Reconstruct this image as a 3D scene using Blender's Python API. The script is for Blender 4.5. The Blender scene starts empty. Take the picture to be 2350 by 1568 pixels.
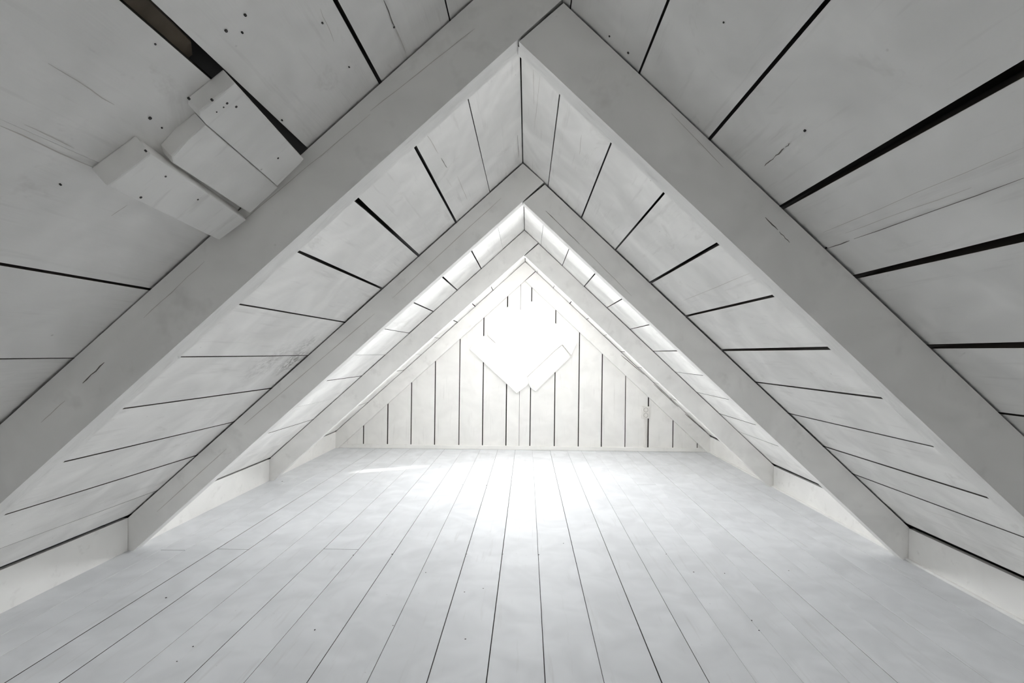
import bpy, bmesh, math, random
from mathutils import Matrix, Vector

# ------------------------------------------------------------------ camera
F_PX, VP_U, VP_V, ROLL = 1175.0, 1210.0, 811.0, math.radians(0.7)
CX, HC = 0.03, 0.90                      # camera x and eye height
scene = bpy.context.scene
C = scene.collection
cam_d = bpy.data.cameras.new('camera')
cam = bpy.data.objects.new('camera', cam_d)
C.objects.link(cam)
cam_d.sensor_width = 36.0
cam_d.lens = 36.0 * F_PX / 2350.0
cam_d.shift_x = -(VP_U - 1175.0) / 2350.0
cam_d.shift_y = (VP_V - 784.0) / 2350.0
cam_d.clip_start = 0.02
cam.matrix_world = Matrix.Translation((CX, 0, HC)) @ Matrix.Rotation(math.pi / 2, 4, 'X') @ Matrix.Rotation(ROLL, 4, 'Z')
scene.camera = cam

# ------------------------------------------------------------------ geometry of the place
ZR = 1.75            # height of the ridge, underside of the boarding
M = 0.92             # roof slope
CS = math.cos(math.atan(M))
SN = math.sin(math.atan(M))
W = 1.735            # half width at the skirting boards
DV = 0.175           # vertical depth of the rafters
RT = 0.055           # rafter thickness
Y1, Y2, Y3, YG = 1.102, 2.278, 3.528, 4.776
Y4 = YG - 0.035
YR = -1.6            # rear gable
WIN = (0.005, 0.965)

# ------------------------------------------------------------------ light
world = bpy.data.worlds.new('sky')
scene.world = world
world.use_nodes = True
bg = world.node_tree.nodes['Background']
bg.inputs[0].default_value = (0.98, 0.985, 1.0, 1)
bg.inputs[1].default_value = 2.0

def light(name, kind, loc, rot, **kw):
    d = bpy.data.lights.new(name, kind)
    o = bpy.data.objects.new(name, d)
    C.objects.link(o)
    o.location = loc
    o.rotation_euler = rot
    for k, v in kw.items():
        setattr(d, k, v)
    return o

# overcast daylight filling the diamond window opening
WINDOW_WATTS = 53.0
day = light('window_daylight', 'AREA', (-0.002, YG + 0.135, 0.972), (0, 0, 0), size=0.385, energy=WINDOW_WATTS, color=(0.98, 0.985, 1.0), spread=math.radians(130))
day.matrix_world = Matrix.Translation((-0.002, YG + 0.135, 0.972)) @ Matrix.Rotation(-math.pi / 2, 4, 'X') @ Matrix.Rotation(math.pi / 4, 4, 'Z')
sun = light('sun_offscreen', 'SUN', (3, 7, 4), (0, 0, 0), energy=6.0, angle=math.radians(2.5), color=(1, 0.97, 0.92))
sun.rotation_euler = Vector((-1.0, -0.9, -0.97)).to_track_quat('-Z', 'Y').to_euler()
vs = scene.view_settings
vs.view_transform = 'Standard'
vs.look = 'None'
vs.exposure = 0.58
vs.gamma = 1.0
vs.use_curve_mapping = False
cy = scene.cycles
cy.max_bounces = 12
cy.diffuse_bounces = 10
cy.glossy_bounces = 4
cy.transparent_max_bounces = 8
cy.use_adaptive_sampling = True
cy.adaptive_threshold = 0.1
cy.adaptive_min_samples = 24
cy.use_denoising = True
cy.sample_clamp_indirect = 6.0
cy.sample_clamp_direct = 2.5

R = random.Random(7)

# ------------------------------------------------------------------ materials
def nodes(name):
    m = bpy.data.materials.new(name)
    m.use_nodes = True
    nt = m.node_tree
    return m, nt, nt.nodes['Principled BSDF']

def N(nt, t, **kw):
    n = nt.nodes.new(t)
    for k, v in kw.items():
        if k.startswith('i_'):
            n.inputs[k[2:].replace('_', ' ')].default_value = v
        else:
            setattr(n, k, v)
    return n

def mix(nt, fac, a, b):
    n = nt.nodes.new('ShaderNodeMix')
    n.data_type = 'RGBA'
    for s, v in ((n.inputs[0], fac), (n.inputs[6], a), (n.inputs[7], b)):
        if hasattr(v, 'is_linked'):
            nt.links.new(v, s)
        else:
            s.default_value = v if not isinstance(v, tuple) else (*v, 1)[:4]
    return n.outputs[2]

def ramp(nt, sock, stops):
    n = nt.nodes.new('ShaderNodeValToRGB')
    e = n.color_ramp.elements
    while len(e) < len(stops):
        e.new(0.5)
    for el, (p, v) in zip(e, stops):
        el.position = p
        el.color = (v, v, v, 1)
    nt.links.new(sock, n.inputs[0])
    return n.outputs[0]

def paint(name, col, grain_axis, rough=0.5, smear=0.25, speck=0.5, tint=0.05, bump=0.25, spec=0.0, stains=(), wear=(0.55, 0.53, 0.50)):
    """White paint on sawn boards: faint grain along one axis, grey brush smears, sparse dark specks."""
    m, nt, bs = nodes(name)
    L = nt.links.new
    tc = N(nt, 'ShaderNodeTexCoord')
    oi = N(nt, 'ShaderNodeObjectInfo')
    # each board gets its own piece of the grain
    off = N(nt, 'ShaderNodeVectorMath', operation='MULTIPLY')
    comb = N(nt, 'ShaderNodeCombineXYZ')
    for k in range(3):
        L(oi.outputs['Random'], comb.inputs[k])
    L(comb.outputs[0], off.inputs[0])
    off.inputs[1].default_value = (7, 13, 5)
    add = N(nt, 'ShaderNodeVectorMath', operation='ADD')
    L(tc.outputs['Object'], add.inputs[0])
    L(off.outputs[0], add.inputs[1])
    mp = N(nt, 'ShaderNodeMapping')
    mp.inputs['Scale'].default_value = grain_axis
    L(add.outputs[0], mp.inputs[0])
    g = N(nt, 'ShaderNodeTexNoise', i_Scale=9.0, i_Detail=3.0, i_Roughness=0.62)
    L(mp.outputs[0], g.inputs['Vector'])
    b = N(nt, 'ShaderNodeTexNoise', i_Scale=5.5, i_Detail=2.0, i_Roughness=0.6, i_Distortion=0.6)
    L(add.outputs[0], b.inputs['Vector'])
    s = N(nt, 'ShaderNodeTexVoronoi', i_Scale=17.0)
    L(add.outputs[0], s.inputs['Vector'])
    hi = tuple(min(1, c * (1 + tint * 0.6)) for c in col)
    lo = tuple(c * (1 - tint * 1.6) for c in col)
    c0 = mix(nt, ramp(nt, b.outputs[0], [(0.35, 0), (0.65, 1)]), lo, hi)
    # grey worn smears where paint is thin
    sm = N(nt, 'ShaderNodeTexNoise', i_Scale=3.2, i_Detail=5.0, i_Roughness=0.72, i_Distortion=0.9)
    smp = N(nt, 'ShaderNodeMapping')
    smp.inputs['Scale'].default_value = (1.0 + 1.2 * (grain_axis[0] > 0.9), 1.0, 1.6)
    smp.inputs['Rotation'].default_value = (0.5, 0.3, 0.6)
    L(add.outputs[0], smp.inputs[0])
    L(smp.outputs[0], sm.inputs['Vector'])
    f1 = N(nt, 'ShaderNodeMath', operation='MULTIPLY')
    L(ramp(nt, sm.outputs[0], [(0.60, 0), (0.76, 1)]), f1.inputs[0])
    f1.inputs[1].default_value = smear
    c1 = mix(nt, f1.outputs[0], c0, wear)
    # grain lines
    f2 = N(nt, 'ShaderNodeMath', operation='MULTIPLY')
    L(ramp(nt, g.outputs[0], [(0.60, 0), (0.78, 1)]), f2.inputs[0])
    f2.inputs[1].default_value = 0.24
    c2 = mix(nt, f2.outputs[0], c1, (0.45, 0.43, 0.41))
    # specks
    sp = ramp(nt, s.outputs['Distance'], [(0.0, 1), (0.055, 0)])
    f3 = N(nt, 'ShaderNodeMath', operation='MULTIPLY')
    L(sp, f3.inputs[0])
    L(ramp(nt, b.outputs[0], [(0.52, 0), (0.56, 1)]), f3.inputs[1])
    f4 = N(nt, 'ShaderNodeMath', operation='MULTIPLY')
    L(f3.outputs[0], f4.inputs[0])
    f4.inputs[1].default_value = speck
    c3 = mix(nt, f4.outputs[0], c2, (0.16, 0.14, 0.12))
    if stains:
        sn = N(nt, 'ShaderNodeTexNoise', i_Scale=38.0, i_Detail=4.0, i_Roughness=0.75)
        L(tc.outputs['Object'], sn.inputs['Vector'])
        snr = ramp(nt, sn.outputs[0], [(0.42, 0), (0.62, 1)])
    for (pos, rad, amt, colr) in stains:
        d = N(nt, 'ShaderNodeVectorMath', operation='DISTANCE')
        L(tc.outputs['Object'], d.inputs[0])
        d.inputs[1].default_value = pos
        e = N(nt, 'ShaderNodeMath', operation='DIVIDE')
        L(d.outputs['Value'], e.inputs[0])
        e.inputs[1].default_value = rad
        rr = ramp(nt, e.outputs[0], [(0.1, 1), (1.0, 0)])
        k = N(nt, 'ShaderNodeMath', operation='MULTIPLY')
        L(rr, k.inputs[0])
        L(snr, k.inputs[1])
        k2 = N(nt, 'ShaderNodeMath', operation='MULTIPLY')
        L(k.outputs[0], k2.inputs[0])
        k2.inputs[1].default_value = amt
        c3 = mix(nt, k2.outputs[0], c3, colr)
    if spec > 0:
        L(c3, bs.inputs['Base Color'])
        bs.inputs['Roughness'].default_value = rough
        bs.inputs['Specular IOR Level'].default_value = spec
    else:                                   # dead flat paint
        nt.nodes.remove(bs)
        bs = N(nt, 'ShaderNodeBsdfDiffuse')
        L(c3, bs.inputs['Color'])
        L(bs.outputs[0], nt.nodes['Material Output'].inputs[0])
    if bump:
        bp = N(nt, 'ShaderNodeBump', i_Strength=bump, i_Distance=0.004)
        L(g.outputs[0], bp.inputs['Height'])
        L(bp.outputs[0], bs.inputs['Normal'])
    return m

def plain(name, col, rough=0.6, noise=0.0, scale=20.0):
    m, nt, bs = nodes(name)
    bs.inputs['Roughness'].default_value = rough
    n = N(nt, 'ShaderNodeTexNoise', i_Scale=scale, i_Detail=5.0)
    tc = N(nt, 'ShaderNodeTexCoord')
    nt.links.new(tc.outputs['Object'], n.inputs['Vector'])
    c = mix(nt, n.outputs[0], tuple(x * (1 - noise) for x in col), tuple(min(1, x * (1 + noise)) for x in col))
    nt.links.new(c, bs.inputs['Base Color'])
    return m

ALONG_Y = (5.0, 0.35, 5.0)
ALONG_Z = (5.0, 5.0, 0.35)
WHITE = (0.91, 0.90, 0.88)
soot = (0.20, 0.19, 0.17)
MAT = {}
MAT['ceiling'] = paint('painted_ceiling_boards', WHITE, ALONG_Y, 0.55, 0.42, 0.55, 0.05, 0.3,
                       stains=[((-0.985, 2.20, 0.845), 0.10, 0.85, soot), ((-0.905, 2.15, 0.92), 0.09, 0.5, soot), ((-0.98, 2.0, 0.85), 0.13, 0.35, soot)])
MAT['floor'] = paint('painted_floor_boards', (0.755, 0.766, 0.788), ALONG_Y, 0.56, 0.20, 0.35, 0.05, 0.0, 0.04, wear=(0.62, 0.62, 0.62))
MAT['gable'] = paint('painted_gable_boards', WHITE, ALONG_Z, 0.55, 0.12, 0.2, 0.03, 0.0)
MAT['rafter'] = paint('painted_rafters', WHITE, (1.3, 5.0, 1.3), 0.5, 0.18, 0.3, 0.04, 0.25)
MAT['trim'] = paint('painted_trim', WHITE, (2, 2, 2), 0.5, 0.10, 0.2, 0.02, 0.0)
MAT['patch'] = paint('painted_patch_boards', WHITE, (0.9, 5.0, 0.9), 0.5, 0.20, 0.5, 0.05, 0.25)
MAT['edge'] = plain('bare_dark_wood_edges', (0.045, 0.038, 0.030), 0.8, 0.4)
MAT['under'] = plain('dark_roof_underlay', (0.022, 0.019, 0.016), 0.9, 0.4)
MAT['brown'] = plain('weathered_brown_wood', (0.30, 0.25, 0.19), 0.8, 0.55, 14.0)
MAT['nail'] = plain('dark_nail', (0.03, 0.028, 0.026), 0.6, 0.2)
MAT['crack'] = plain('dark_hairline_crack', (0.16, 0.145, 0.13), 0.8, 0.4, 60.0)
MAT['crack_faint'] = plain('paint_filled_crack', (0.60, 0.57, 0.54), 0.8, 0.1, 60.0)
MAT['plastic'] = plain('white_plastic', (0.84, 0.82, 0.79), 0.35, 0.02)
MAT['hole'] = plain('socket_recess_plastic', (0.45, 0.42, 0.40), 0.5, 0.05)

def glass():
    m, nt, bs = nodes('thin_window_glass')
    out = nt.nodes['Material Output']
    tr = N(nt, 'ShaderNodeBsdfTransparent')
    tr.inputs[0].default_value = (0.97, 0.98, 0.98, 1)
    gl = N(nt, 'ShaderNodeBsdfGlossy', i_Roughness=0.02)
    mx = N(nt, 'ShaderNodeMixShader')
    mx.inputs[0].default_value = 0.05
    nt.links.new(tr.outputs[0], mx.inputs[1])
    nt.links.new(gl.outputs[0], mx.inputs[2])
    nt.links.new(mx.outputs[0], out.inputs[0])
    return m
MAT['glass'] = glass()

# ------------------------------------------------------------------ mesh helpers
def finish(name, bm, mats, parent=None, smooth=False, **props):
    bmesh.ops.recalc_face_normals(bm, faces=bm.faces)
    me = bpy.data.meshes.new(name)
    bm.to_mesh(me)
    bm.free()
    for k in (mats if isinstance(mats, (list, tuple)) else [mats]):
        me.materials.append(MAT[k])
    o = bpy.data.objects.new(name, me)
    C.objects.link(o)
    if parent is not None:
        o.parent = parent
    for k, v in props.items():
        o[k] = v
    return o

def empty(name, loc, **props):
    o = bpy.data.objects.new(name, None)
    o.empty_display_size = 0.1
    C.objects.link(o)
    o.location = loc
    for k, v in props.items():
        o[k] = v
    return o

def adopt(o, parent):
    """parent without moving: the part's mesh is in world coordinates"""
    o.parent = parent
    o.matrix_parent_inverse = Matrix.Translation(parent.location).inverted()
    return o

def roof(side, s, y, n=0.0):
    """point on the boarding: s metres down the slope from the ridge, y along the room, n into the room"""
    return Vector((side * (s * CS - n * SN), y, ZR - s * SN - n * CS))

def flat(x, y, n=0.0):
    return Vector((x, y, n))

def strip(fn, rows, th, ch=0.0018):
    """a board as a run of cross sections: rows = [(y, a, b, n)], a..b its two long edges; slot 0 face, slot 1 edges and back"""
    bm = bmesh.new()
    loops = []
    for y, a, b, n in rows:
        pts = [(a + ch, n), (b - ch, n), (b, n - ch), (b, n - th), (a, n - th), (a, n - ch)]
        loops.append([bm.verts.new(fn(p, y, q)) for p, q in pts])
    for A, B in zip(loops, loops[1:]):
        for k in range(6):
            f = bm.faces.new((A[k], A[(k + 1) % 6], B[(k + 1) % 6], B[k]))
            f.material_index = 0 if k in (0, 1, 5) else 1
    for lp in (loops[0], loops[-1]):
        f = bm.faces.new(lp)
        f.material_index = 1
    return bm

def extrude(pts, d, bev=0.0, bev_edges=None, edge_slot=0):
    """a planar polygon (3-D points) pushed along d"""
    bm = bmesh.new()
    A = [bm.verts.new(p) for p in pts]
    B = [bm.verts.new(Vector(p) + Vector(d)) for p in pts]
    bm.faces.new(A)
    bm.faces.new(B[::-1])
    n = len(A)
    for k in range(n):
        f = bm.faces.new((A[k], A[(k + 1) % n], B[(k + 1) % n], B[k]))
        f.material_index = edge_slot
    if bev:
        es = []
        for k in (bev_edges if bev_edges is not None else range(n)):
            for lp in (A, B):
                e = bm.edges.get((lp[k], lp[(k + 1) % n]))
                if e:
                    es.append(e)
        bmesh.ops.bevel(bm, geom=es, offset=bev, segments=2, affect='EDGES', profile=0.5)
    return bm

def box(x0, x1, y0, y1, z0, z1, bev=0.0):
    pts = [(x0, y0, z0), (x1, y0, z0), (x1, y0, z1), (x0, y0, z1)]
    return extrude(pts, (0, y1 - y0, 0), bev)

def unroll(u, v):
    du, dv = u - VP_U, v - VP_V
    c, s = math.cos(ROLL), math.sin(ROLL)
    return (du * c + dv * s) / F_PX, -(-du * s + dv * c) / F_PX

def on_roof(u, v, side, n=0.0):
    """photo pixel -> (s, y) on the boarding of one side, n metres below it"""
    a, b = unroll(u, v)
    zr = ZR - n / CS
    y = (zr - HC - side * M * CX) / (b + side * M * a)
    return abs(CX + a * y) / CS + (n * SN / CS if n else 0), y

def on_floor(u, v):
    a, b = unroll(u, v)
    y = -HC / b
    return CX + a * y, y

def on_face(u, v, y):
    a, b = unroll(u, v)
    return Vector((CX + a * y, y, HC + b * y))

def sliver(name, pts, nrm, width, mat, parent):
    """a crack: a thin tapering strip lying on a surface"""
    bm = bmesh.new()
    nrm = Vector(nrm).normalized()
    n = len(pts)
    prev = None
    for k, p in enumerate(pts):
        t = (pts[min(k + 1, n - 1)] - pts[max(k - 1, 0)]).normalized()
        side = nrm.cross(t).normalized()
        w = width * (0.35 if k in (0, n - 1) else R.uniform(0.6, 1.1))
        q = p + nrm * 0.0006
        a, b = bm.verts.new(q - side * w / 2), bm.verts.new(q + side * w / 2)
        if prev:
            bm.faces.new((prev[0], a, b, prev[1]))
        prev = (a, b)
    o = finish(name, bm, mat)
    return adopt(o, parent)

def lerp_pts(a, b, n, wob=0.0):
    return [a.lerp(b, k / (n - 1)) + Vector((R.uniform(-wob, wob), R.uniform(-wob, wob), R.uniform(-wob, wob))) * (0 < k < n - 1) for k in range(n)]

def nail(p, nrm, r, parent):
    bm = bmesh.new()
    nrm = Vector(nrm).normalized()
    u = nrm.orthogonal().normalized()
    v = nrm.cross(u)
    ring = [p + (u * math.cos(a) + v * math.sin(a)) * r for a in [k * math.tau / 8 for k in range(8)]]
    lo = [bm.verts.new(q - nrm * 0.002) for q in ring]
    hi = [bm.verts.new(q + nrm * 0.0007) for q in ring]
    bm.faces.new(hi)
    for k in range(8):
        bm.faces.new((lo[k], lo[(k + 1) % 8], hi[(k + 1) % 8], hi[k]))
    return adopt(finish('nail', bm, 'nail'), parent)

# ------------------------------------------------------------------ roof boarding
YS = [YR, 0.55, 1.12, 1.55, 2.30, 3.52, YG + 0.02]      # stations along the room

def lay_ceiling(name, side, seams, last):
    """seams: (s, gap near, gap at first rafter, gap bay 2, gap at second rafter, gap beyond) in mm"""
    pts = [roof(side, -0.12, YR - 0.1, -0.062), roof(side, 2.80, YR - 0.1, -0.062), roof(side, 2.80, YR - 0.1, -0.085), roof(side, -0.12, YR - 0.1, -0.085)]
    root = finish(name, extrude(pts, (0, YG - YR + 0.40, 0)), 'under', kind='structure')
    rows = [(0.0, (0.3,) * 5)] + [(s, g) for s, *g in seams] + [(last, (0,) * 5)]
    out = []
    for (s0, g0), (s1, g1) in zip(rows, rows[1:]):
        n0 = R.uniform(-0.0030, -0.0006)
        rr = []
        for k, y in enumerate(YS):
            j = min(max(k - 1, 0), 4)
            a = s0 + (g0[j] / 2000.0) + R.uniform(-0.0008, 0.0008)
            b = s1 - (g1[j] / 2000.0) + R.uniform(-0.0008, 0.0008)
            rr.append((y, a, b, n0 + R.uniform(-0.0004, 0.0004)))
        o = finish('ceiling_plank', strip(lambda p, y, n: roof(side, p, y, n), rr, 0.024, 0.0006), ['ceiling', 'edge'], root)
        out.append((s0, s1, o))
    return root, out

ceil_l, planks_l = lay_ceiling('ceiling_left', -1, [
    (0.197, 4, 3, 3, 3, 2), (0.399, 8, 8, 9, 9, 6), (0.6225, 27, 24, 13, 12, 8), (0.843, .4, .5, 11, 10, 8), (1.068, 4, 4, 3.5, 4, 2),
    (1.291, 6, 6, 6, 5, 3), (1.511, 6, 6, 6, 5, 3), (1.736, 7, 7, 8, 7, 3), (1.960, 6, 6, 6, 6, 3), (2.192, 6, 6, 7, 7, 3)], 2.352)
ceil_r, planks_r = lay_ceiling('ceiling_right', 1, [
    (0.153, 4, 4, 3.5, 3, 2), (0.358, 5, 5, 6, 6, 4), (0.567, 6, 6.5, 6.5, 6.5, 6), (0.782, 18, 11, 11, 10, 4), (1.001, 17, 11, 10, 10, 4),
    (1.222, 18, 12, 12, 11, 4), (1.431, 8, 7, 8, 8, 4), (1.636, 7, 7, 8, 8, 4), (1.850, 2, 3, 6, 5, 3), (2.029, 8, 8, 9, 9, 4), (2.224, 4, 4, 5, 5, 3)], 2.350)
# a weathered batten shows through the open joint
bm = strip(lambda p, y, n: roof(-1, p, y, n), [(YR, 0.60, 0.66, -0.034), (0.60, 0.600, 0.650, -0.034), (0.66, 0.612, 0.652, -0.036), (0.765, 0.615, 0.65, -0.036), (0.785, 0.628, 0.648, -0.038)], 0.02)
finish('backing_batten', bm, ['brown', 'brown'], ceil_l)

def plank_at(side, s):
    for s0, s1, o in (planks_l if side < 0 else planks_r):
        if s0 <= s < s1:
            return o
    return planks_l[-1][2] if side < 0 else planks_r[-1][2]

def inward(side):
    return Vector((-side * SN, 0, -CS))

def roof_crack(side, a, b, width=0.0022, mat='crack', n=6, wob=0.0012):
    (s0, y0), (s1, y1) = on_roof(*a, side), on_roof(*b, side)
    y0, y1 = [Y1 - 0.004 if Y1 - 0.004 < y < Y1 + RT else y for y in (y0, y1)]     # stop short of the first rafter
    pts = [roof(side, s0 + (s1 - s0) * k / (n - 1) + (R.uniform(-wob, wob) if 0 < k < n - 1 else 0), y0 + (y1 - y0) * k / (n - 1), 0.0) for k in range(n)]
    sliver('crack', pts, inward(side), width, mat, plank_at(side, (s0 + s1) / 2))

def roof_nail(side, u, v, r=0.0024):
    s, y = on_roof(u, v, side)
    nail(roof(side, s, y, -0.0005), inward(side), r, plank_at(side, s))

# ------------------------------------------------------------------ floor
floor = finish('floor', box(-2.3, 2.3, YR - 0.15, YG + 0.15, -0.075, -0.03), 'under', kind='structure')
FX = [(-1.745, 0, 0, 0), (-1.60, .9, .9, .5), (-1.49, 1, 1, .5), (-1.36, 3.2, 3.2, .5), (-1.217, 3.8, 3.2, 1.2), (-1.047, 1.1, 1.2, .6), (-.885, 2.2, 1.8, .4),
      (-.726, .8, 1.6, .6), (-.557, 2.8, 2.8, .7), (-.395, 1.2, 1.2, .4), (-.233, 2.8, 3.0, 1.2), (-.071, 2.8, 2.8, 1.2), (.090, 2.6, 1.8, .3),
      (.252, 1.2, 2.6, 1.2), (.411, 3.2, 2.2, .3), (.542, 2.0, 1.2, .5), (.672, .7, 1.2, .3), (.804, .5, .6, .3), (.934, .7, .4, .2),
      (1.068, .4, .4, .3), (1.20, .4, .4, .3), (1.332, .4, .4, .3), (1.463, .4, .5, .6), (1.60, .4, .4, .4), (1.745, 0, 0, 0)]
FYS = [YR, 1.25, 2.31, 2.36, 3.5, YG]
BUTT = {-1.60: 2.29, -1.36: 2.31, -.885: 2.325, .804: 3.55, -.395: 3.56}
fplanks = []
for (x0, *g0), (x1, *g1) in zip(FX, FX[1:]):
    n0 = R.uniform(-0.0012, 0.0)
    def row(y):
        k = (y - 1.25) / 1.06 if y < 2.31 else 1 + (y - 2.31) / (YG - 2.31)
        k = min(max(k, 0), 2)
        def gap(g):
            return (g[0] + (g[1] - g[0]) * k if k <= 1 else g[1] + (g[2] - g[1]) * (k - 1)) / 2000.0
        return (y, x0 + gap(g0), x1 - gap(g1), n0)
    cuts = [FYS] if x0 not in BUTT else [[y for y in FYS if y < BUTT[x0] - 0.02] + [BUTT[x0] - 0.0012], [BUTT[x0] + 0.0012] + [y for y in FYS if y > BUTT[x0] + 0.02]]
    for ys in cuts:
        o = finish('floor_plank', strip(flat, [row(y) for y in ys], 0.026, 0.0008), ['floor', 'edge'], floor)
        fplanks.append((x0, x1, o))

def floor_nail(u, v, r=0.0028):
    x, y = on_floor(u, v)
    own = [o for a, b, o in fplanks if a <= x < b]
    nail(Vector((x, y, -0.0006)), (0, 0, 1), r, own[0] if own else floor)

# ------------------------------------------------------------------ gable wall with the diamond window
T, Rr, B, Lf = (.018, 1.207), (.302, .942), (.033, .681), (-.265, .985)     # clear opening between the casing boards
OT, OR_, OB, OL = (.018, 1.235), (.330, .942), (.033, .655), (-.293, .985)  # hole in the boarding, hidden behind the casing

def interp(x, a, b):
    return a[1] + (b[1] - a[1]) * (x - a[0]) / (b[0] - a[0])

def hole_hi(x):
    return interp(x, OL, OT) if x < OT[0] else interp(x, OT, OR_)

def hole_lo(x):
    return interp(x, OL, OB) if x < OB[0] else interp(x, OB, OR_)

def roof_z(x):
    return ZR - M * abs(x)

def slabs(x0, x1, zlo, zhi, y0, y1):
    """a wall piece between two height functions, bent where they bend"""
    xs = sorted({x0, x1} | {x for x in (0.0, OT[0], OB[0], OL[0], OR_[0]) if x0 < x < x1})
    pts = [(x, y0, zlo(x)) for x in xs] + [(x, y0, zhi(x)) for x in reversed(xs)]
    return pts, (0, y1 - y0, 0)

def gable_pieces(x0, x1, zb, top):
    """(lo, hi) pieces of an upright strip, leaving the window out"""
    if x1 <= OL[0] or x0 >= OR_[0]:
        return [(x0, x1, lambda x: zb, top)]
    out = []
    if x0 < OL[0]:
        out.append((x0, OL[0], lambda x: zb, top))
        x0 = OL[0]
    if x1 > OR_[0]:
        out.append((OR_[0], x1, lambda x: zb, top))
        x1 = OR_[0]
    out += [(x0, x1, lambda x: zb, hole_lo), (x0, x1, hole_hi, top)]
    return out

def join_slabs(pieces, y0, y1, edge_slot):
    bm = bmesh.new()
    for p in pieces:
        pts, d = slabs(*p, y0, y1)
        if len(pts) < 3:
            continue
        t = extrude(pts, d, edge_slot=edge_slot)
        me = bpy.data.meshes.new('tmp')
        t.to_mesh(me)
        t.free()
        bm.from_mesh(me)
        bpy.data.meshes.remove(me)
    return bm

wall = finish('wall_back', join_slabs(gable_pieces(-1.97, 1.97, -0.07, lambda x: roof_z(x) + 0.09), YG + 0.03, YG + 0.07, 0), 'under', kind='structure')
GX = [-1.80, -1.707, -1.488, -1.264, -1.045, -.825, -.598, -.378, -.159, -.037, .065, .292, .516, .731, .951, 1.166, 1.398, 1.626, 1.80]
GG = [0, 4, 8, 10, 8, 9, 8, 9, 10, 3, 9, 9, 9, 9, 7, 11, 8, 7, 0]
for (x0, g0), (x1, g1) in zip(zip(GX, GG), list(zip(GX, GG))[1:]):
    a, b = x0 + g0 / 2000.0, x1 - g1 / 2000.0
    y0 = YG + R.uniform(0, 0.003)
    ps = gable_pieces(a, b, 0.0, lambda x: roof_z(x) - 0.006)
    # pieces that share a side (beside the hole) stay one plank; above and below the window are two
    if len(ps) <= 1:
        groups = [ps]
    elif len(ps) == 2:
        groups = [[ps[0]], [ps[1]]]
    else:
        groups = [[ps[0], ps[1], ps[2]]]
    for g in groups:
        finish('wall_plank', join_slabs(g, y0, YG + 0.026, 1), ['gable', 'edge'], wall)

# strip along the foot of the gable
bb = finish('baseboard_back', box(-W + 0.004, W - 0.004, YG - 0.018, YG + 0.002, 0.0, 0.036, 0.003), 'trim', kind='structure')

# window: casing boards, jambs, sash, glazing bars, panes
win = empty('window_1', (WIN[0], YG, WIN[1] - 0.3), kind='structure', label='small diamond-set four-pane window in the plank gable wall')
def xz(poly, y):
    return [(x, y, z) for x, z in poly]
casings = [
    [(-.507, .932), (-.425, 1.045), (-.352, 1.060), (-.265, .985), (.033, .681), (.050, .628), (.026, .595), (-.063, .525)],
    [(.022, .667), (.350, .981), (.434, .872), (.112, .545), (.066, .578)],
    [(-.045, 1.266), (.065, 1.383), (.490, 1.000), (.438, .884), (.356, .988), (.302, .942), (.018, 1.207)],
    [(-.351, 1.123), (-.343, 1.172), (-.114, 1.364), (-.020, 1.292), (-.049, 1.268), (.016, 1.207), (-.262, .988), (-.335, 1.055)]]
for k, poly in enumerate(casings):
    y0 = YG - (0.024, 0.020, 0.026, 0.022)[k]
    adopt(finish('casing_board', extrude(xz(poly, y0), (0, YG + 0.004 - y0, 0), 0.0025), 'trim'), win)
hole4 = [OT, OR_, OB, OL]
inner4 = [T, Rr, B, Lf]
glass4 = [(.016, 1.190), (.250, .985), (.011, .757), (-.258, .985)]
for k in range(4):       # jamb boards line the hole through the wall
    a, b = inner4[k], inner4[(k + 1) % 4]
    c, d = hole4[(k + 1) % 4], hole4[k]
    adopt(finish('jamb', extrude(xz([a, b, c, d], YG + 0.001), (0, 0.14, 0)), 'trim'), win)
ys = YG - 0.010
for k in range(4):       # sash rails
    a, b = inner4[k], inner4[(k + 1) % 4]
    c, d = glass4[(k + 1) % 4], glass4[k]
    adopt(finish('sash_rail', extrude(xz([a, b, c, d], ys), (0, 0.035, 0), 0.002), 'trim'), win)
mid = lambda a, b: ((a[0] + b[0]) / 2, (a[1] + b[1]) / 2)
mT, mR, mB, mL = [mid(glass4[k], glass4[(k + 1) % 4]) for k in range(4)]
def bar(a, b, w, y, d):
    v = Vector((b[0] - a[0], b[1] - a[1])).normalized()
    a, b = (a[0] - v.x * .012, a[1] - v.y * .012), (b[0] + v.x * .012, b[1] + v.y * .012)      # housed in the rails
    n = Vector((-v.y, v.x)) * w / 2
    return extrude(xz([(a[0] + n.x, a[1] + n.y), (b[0] + n.x, b[1] + n.y), (b[0] - n.x, b[1] - n.y), (a[0] - n.x, a[1] - n.y)], y), (0, d, 0), 0.002)
adopt(finish('glazing_bar', bar(mT, mB, .026, ys + .004, .026), 'trim'), win)
adopt(finish('glazing_bar', bar(mR, mL, .026, ys + .002, .026), 'trim'), win)
ctr = mid(mT, mB)
for k in range(4):
    g = glass4[k]
    quad = [g, [mT, mR, mB, mL][k], ctr, [mT, mR, mB, mL][k - 1]]
    adopt(finish('pane', extrude(xz(quad, ys + .018), (0, 0.003, 0)), 'glass'), win)

# rear gable, behind the camera
finish('wall_front', extrude([(-1.97, YR - 0.06, -0.07), (1.97, YR - 0.06, -0.07), (0, YR - 0.06, 1.86)], (0, 0.06, 0)), 'gable', kind='structure')

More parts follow.
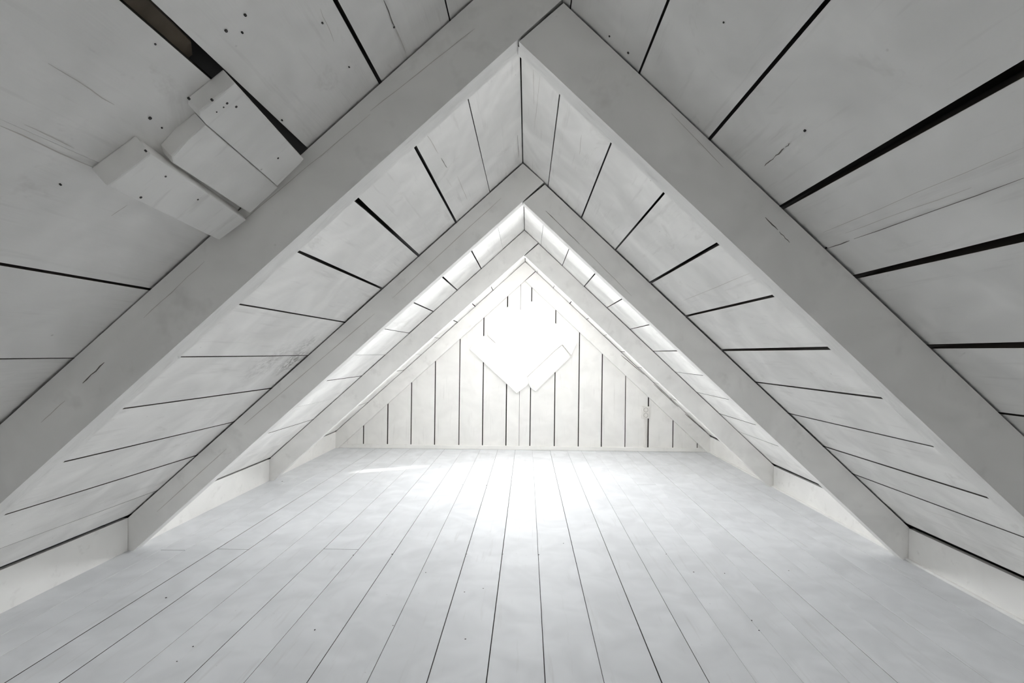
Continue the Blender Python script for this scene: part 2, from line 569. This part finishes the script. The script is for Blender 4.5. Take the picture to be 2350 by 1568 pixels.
# ------------------------------------------------------------------ rafters
XJ = DV / (2 * M)
def rafter(name, side, y, through, label, thick=RT, gap=0.003, slit=0.004):
    """one rafter; 'through' runs past the ridge, its mate butts against it. The front 20 mm stand off the boarding and
    the mate by an open joint (bare wood inside), the rest bears against them"""
    lo = lambda x: ZR - DV - M * x                     # lower edge, x measured away from the ridge
    foot = (ZR - DV) / M
    def prof(g, j):
        if through:
            p = [(-XJ, lo(-XJ)), (foot, 0.0), (W + 0.03, 0.0), (W + 0.03, ZR - M * (W + 0.03) - g), (0.0, ZR - g)]
        else:
            p = [(j, lo(j)), (foot, 0.0), (W + 0.03, 0.0), (W + 0.03, ZR - M * (W + 0.03) - g), (XJ + j, ZR - M * (XJ + j) - g)]
        return [(x, z - 0.0006 if z > 0 else z) for x, z in p]
    cut = min(0.020, thick * 0.5)
    bm = bmesh.new()
    for (g, j), y0, y1 in (((gap, slit), y, y + cut), ((0.0, 0.0015), y + cut, y + thick)):
        t = extrude([(side * x, y0, z) for x, z in prof(g, j)], (0, y1 - y0, 0))
        me = bpy.data.meshes.new('tmp'); t.to_mesh(me); t.free()
        k0 = len(bm.faces)
        bm.from_mesh(me); bpy.data.meshes.remove(me)
        bm.faces.ensure_lookup_table()
        # faces of an extrusion: two caps, then one side per edge of the outline (3 = top, 4 = end at the ridge)
        for k in (3, 4):
            bm.faces[k0 + 2 + k].material_index = 1
        if y0 > y:
            bm.faces[k0].material_index = 1            # shoulder at the back of the joint
    bmesh.ops.remove_doubles(bm, verts=bm.verts, dist=1e-6)
    e = [e for e in bm.edges if all(abs(v.co.y - y) < 1e-6 for v in e.verts) and min(v.co.z for v in e.verts) < 1e-5 and max(v.co.z for v in e.verts) > 1.0]
    bmesh.ops.bevel(bm, geom=e, offset=0.007, segments=2, affect='EDGES', profile=0.5)
    o = finish(name, bm, ['rafter', 'edge'])
    o['label'] = label
    o['category'] = 'rafter'
    o['group'] = 'white painted roof rafters'
    return o

raf = {}
raf[1, -1] = rafter('rafter', -1, Y1, True, 'large white rafter that three short patch boards butt against')
raf[1, 1] = rafter('rafter', 1, Y1, False, 'large smooth white rafter facing the one with the patch boards')
raf[2, -1] = rafter('rafter', -1, Y2, True, 'grey shaded rafter of the middle pair, running through at the ridge joint', gap=0.005)
raf[2, 1] = rafter('rafter', 1, Y2, False, 'grey shaded rafter of the middle pair, butting its mate at the ridge', gap=0.006)
raf[3, -1] = rafter('rafter', -1, Y3, True, 'pale rafter nearest the gable, its foot by the sunlit floor patch')
raf[3, 1] = rafter('rafter', 1, Y3, False, 'pale rafter nearest the gable, its foot on the wall socket side')
raf[4, -1] = rafter('rafter', -1, Y4, True, 'flat white rafter fixed on the gable wall, away from the wall socket', 0.032)
raf[4, 1] = rafter('rafter', 1, Y4, False, 'flat white cracked rafter fixed on the gable wall above the wall socket', 0.032)

# ------------------------------------------------------------------ skirting boards between the rafters
for side, nm in ((-1, 'baseboard_left'), (1, 'baseboard_right')):
    root = empty(nm, (side * W, (YR + YG) / 2, 0), kind='structure')
    top = 0.147 if side < 0 else 0.142
    bays = [(YR, Y1), (Y1 + RT, Y2), (Y2 + RT, Y3), (Y3 + RT, YG)]
    for k, (a, b) in enumerate(bays):
        x0, x1 = sorted((side * W, side * (W + 0.022)))
        tt = top + (0.003 if k >= 2 else 0)
        adopt(finish('skirting_board', box(x0, x1, a + 0.001, b - 0.002, 0.0, tt, 0.002), 'trim'), root)
tr = finish('trim_1', box(W - 0.011, W + 0.002, Y1 + RT, YG - 0.02, 0.0, 0.010, 0.003), 'trim', kind='structure')

# ------------------------------------------------------------------ three short patch boards on the ceiling
def patch(corners, n, th, label):
    pts = []
    for u, v in corners:
        a, b = unroll(u, v)
        zr = ZR - n / CS
        y = (zr - HC + M * CX) / (b - M * a)
        y = min(y, Y1 + 0.002)
        pts.append(Vector((CX + a * y, y, HC + b * y)))
    o = finish('patch_board', extrude(pts, -inward(-1) * th, 0.003), 'patch')
    o['label'] = label
    o['category'] = 'board'
    o['group'] = 'short boards patched onto the ceiling'
    return o, n
pa = patch([(540, 191), (698, 366), (690, 376), (637, 428), (474, 286), (459, 270), (460, 256)], 0.029, 0.030, 'short white patch board with nail holes and a rounded corner, over the open joint')
pb = patch([(472, 287), (639, 431), (574, 491), (397, 375), (394, 360), (432, 322)], 0.027, 0.028, 'short white patch board with a ragged end between two other patch boards')
pc = patch([(346, 352), (566, 506), (503, 552), (246, 427)], 0.036, 0.037, 'long white patch board with a square end, outermost of three beside a rafter')
def patch_nail(p, u, v, r=0.002):
    o, n = p
    a, b = unroll(u, v)
    zr = ZR - n / CS
    y = (zr - HC + M * CX) / (b - M * a)
    nail(Vector((CX + a * y, y, HC + b * y)), inward(-1), r, o)
for u, v in ((497, 257), (487, 230), (521, 237), (513, 246), (542, 245), (434, 227), (638, 363)):
    patch_nail(pa, u, v, R.uniform(.0012, .0022))
for u, v in ((335, 347), (380, 405), (454, 458), (323, 453)):
    patch_nail(pc, u, v, R.uniform(.0014, .0022))

# ------------------------------------------------------------------ wall socket
so = empty('wall_socket', (1.136, YG, 0.31), label='white double wall socket with a conduit running down the plank gable wall', category='socket')
adopt(finish('back_box', box(1.101, 1.171, YG - 0.030, YG + 0.004, 0.308, 0.418, 0.005), 'plastic'), so)
for zc in (0.388, 0.338):
    bm = bmesh.new()
    rings = []
    for r, y in ((0.021, YG - 0.0305), (0.021, YG - 0.033), (0.018, YG - 0.033), (0.017, YG - 0.022)):
        rings.append([bm.verts.new((1.136 + r * math.cos(a), y, zc + r * math.sin(a))) for a in [k * math.tau / 16 for k in range(16)]])
    for A, Bq in zip(rings, rings[1:]):
        for k in range(16):
            bm.faces.new((A[k], A[(k + 1) % 16], Bq[(k + 1) % 16], Bq[k]))
    bm.faces.new(rings[-1])
    adopt(finish('outlet', bm, 'hole'), so)
adopt(finish('conduit', box(1.127, 1.145, YG - 0.016, YG + 0.003, 0.034, 0.312, 0.004), 'plastic'), so)

# ------------------------------------------------------------------ cracks, nail heads and open joints
for a, b, wd, mt in [((1187, 310), (1191, 362), .002, 'crack'),
                     ((975, 300), (1005, 352), .0022, 'crack_faint'), ((1012, 362), (1026, 385), .002, 'crack'), ((1050, 405), (1072, 458), .002, 'crack_faint'),
                     ((880, 0), (906, 62), .0022, 'crack'), ((906, 62), (931, 122), .0016, 'crack_faint'), ((735, 20), (766, 95), .0012, 'crack_faint'),
                     ((0, 288), (214, 384), .0022, 'crack_faint'), ((110, 145), (262, 240), .0014, 'crack_faint'), ((55, 285), (170, 340), .0012, 'crack_faint'),
                     ((255, 495), (292, 470), .0016, 'crack_faint')]:
    roof_crack(-1, a, b, wd, mt)
for a, b, wd, mt in [((2350, 408), (1960, 548), .0018, 'crack'), ((1950, 552), (1892, 572), .0022, 'crack'), ((2350, 338), (1890, 533), .0012, 'crack_faint'),
                     ((2230, 430), (1940, 535), .0012, 'crack_faint'), ((1755, 381), (1778, 360), .0018, 'crack'), ((1778, 360), (1800, 340), .0024, 'crack'), ((1803, 338), (1813, 329), .0018, 'crack'),
                     ((1724, 626), (1568, 690), .0016, 'crack_faint'), ((1224, 160), (1226, 240), .0018, 'crack_faint'), ((1240, 170), (1226, 300), .0014, 'crack_faint'),
                     ((1335, 310), (1330, 355), .0014, 'crack_faint'), ((2230, 1205), (2120, 1170), .0014, 'crack_faint')]:
    roof_crack(1, a, b, wd, mt)
for u, v, r in ((520, 72, .0022), (564, 36, .002), (345, 272, .0026), (557, 76, .0016), (741, 54, .0016), (357, 102, .0014), (372, 294, .0014), (140, 425, .0014), (648, 277, .0016), (802, 155, .0014), (905, 63, .0022)):
    roof_nail(-1, u, v, r)
for u, v, r in ((1441, 122, .0026), (1846, 301, .0022), (1398, 84, .002), (1660, 52, .0016), (1895, 570, .0018)):
    roof_nail(1, u, v, r)
for u, v, r in ((381, 1372, .0034), (1068, 1467, .0032), (1066, 1359, .0028), (1109, 1351, .0026), (902, 1436, .0022), (443, 1484, .0024), (406, 1518, .002),
                (722, 1446, .002), (1592, 1313, .0028), (1663, 1316, .0022), (1810, 1310, .0028), (723, 1445, .0018), (977, 1314, .002), (1070, 1272, .004), (1153, 1272, .004),
                (1236, 1273, .0035), (900, 1272, .0035), (811, 1274, .0026), (1529, 1272, .003), (1061, 1113, .004), (1117, 1114, .0045), (1172, 1115, .0035), (1293, 1247, .002),
                (1725, 1424, .0024), (1742, 1447, .0024), (648, 1105, .005)):
    floor_nail(u, v, r)

def face_crack(key, a, b, width, mat='crack', n=6, wob=0.0008):
    y = {1: Y1, 2: Y2, 3: Y3, 4: Y4}[key[0]]
    p, q = on_face(*a, y), on_face(*b, y)
    sliver('crack', lerp_pts(p, q, n, wob * 0.0) if wob == 0 else [Vector((v.x, y, v.z)) for v in lerp_pts(p, q, n, wob)], (0, -1, 0), width, mat, raf[key])

face_crack((1, -1), (1090, 66), (850, 255), .0016, 'crack_faint', 9)
face_crack((1, -1), (850, 262), (560, 505), .0014, 'crack_faint', 9)
face_crack((1, -1), (240, 832), (190, 880), .0026, 'crack')
face_crack((1, -1), (470, 600), (330, 730), .0014, 'crack_faint', 8)
face_crack((1, -1), (150, 920), (95, 970), .0018, 'crack_faint')
face_crack((1, 1), (1756, 499), (1785, 528), .0022, 'crack')
face_crack((1, 1), (1788, 532), (1812, 557), .0018, 'crack')
face_crack((1, 1), (1540, 260), (1660, 385), .0014, 'crack_faint')
face_crack((2, -1), (1150, 455), (900, 685), .003, 'crack_faint', 9)
face_crack((2, -1), (860, 720), (560, 975), .003, 'crack_faint', 9)
face_crack((2, -1), (520, 1030), (360, 1175), .003, 'crack_faint', 9)
face_crack((2, 1), (1252, 484), (1330, 560), .003, 'crack', 7)
face_crack((2, 1), (1330, 560), (1450, 680), .0025, 'crack_faint', 7)
face_crack((4, 1), (1425, 815), (1478, 860), .006, 'crack', 8)
face_crack((4, 1), (1500, 882), (1556, 934), .006, 'crack', 8)
face_crack((4, 1), (1572, 950), (1620, 992), .007, 'crack', 8)
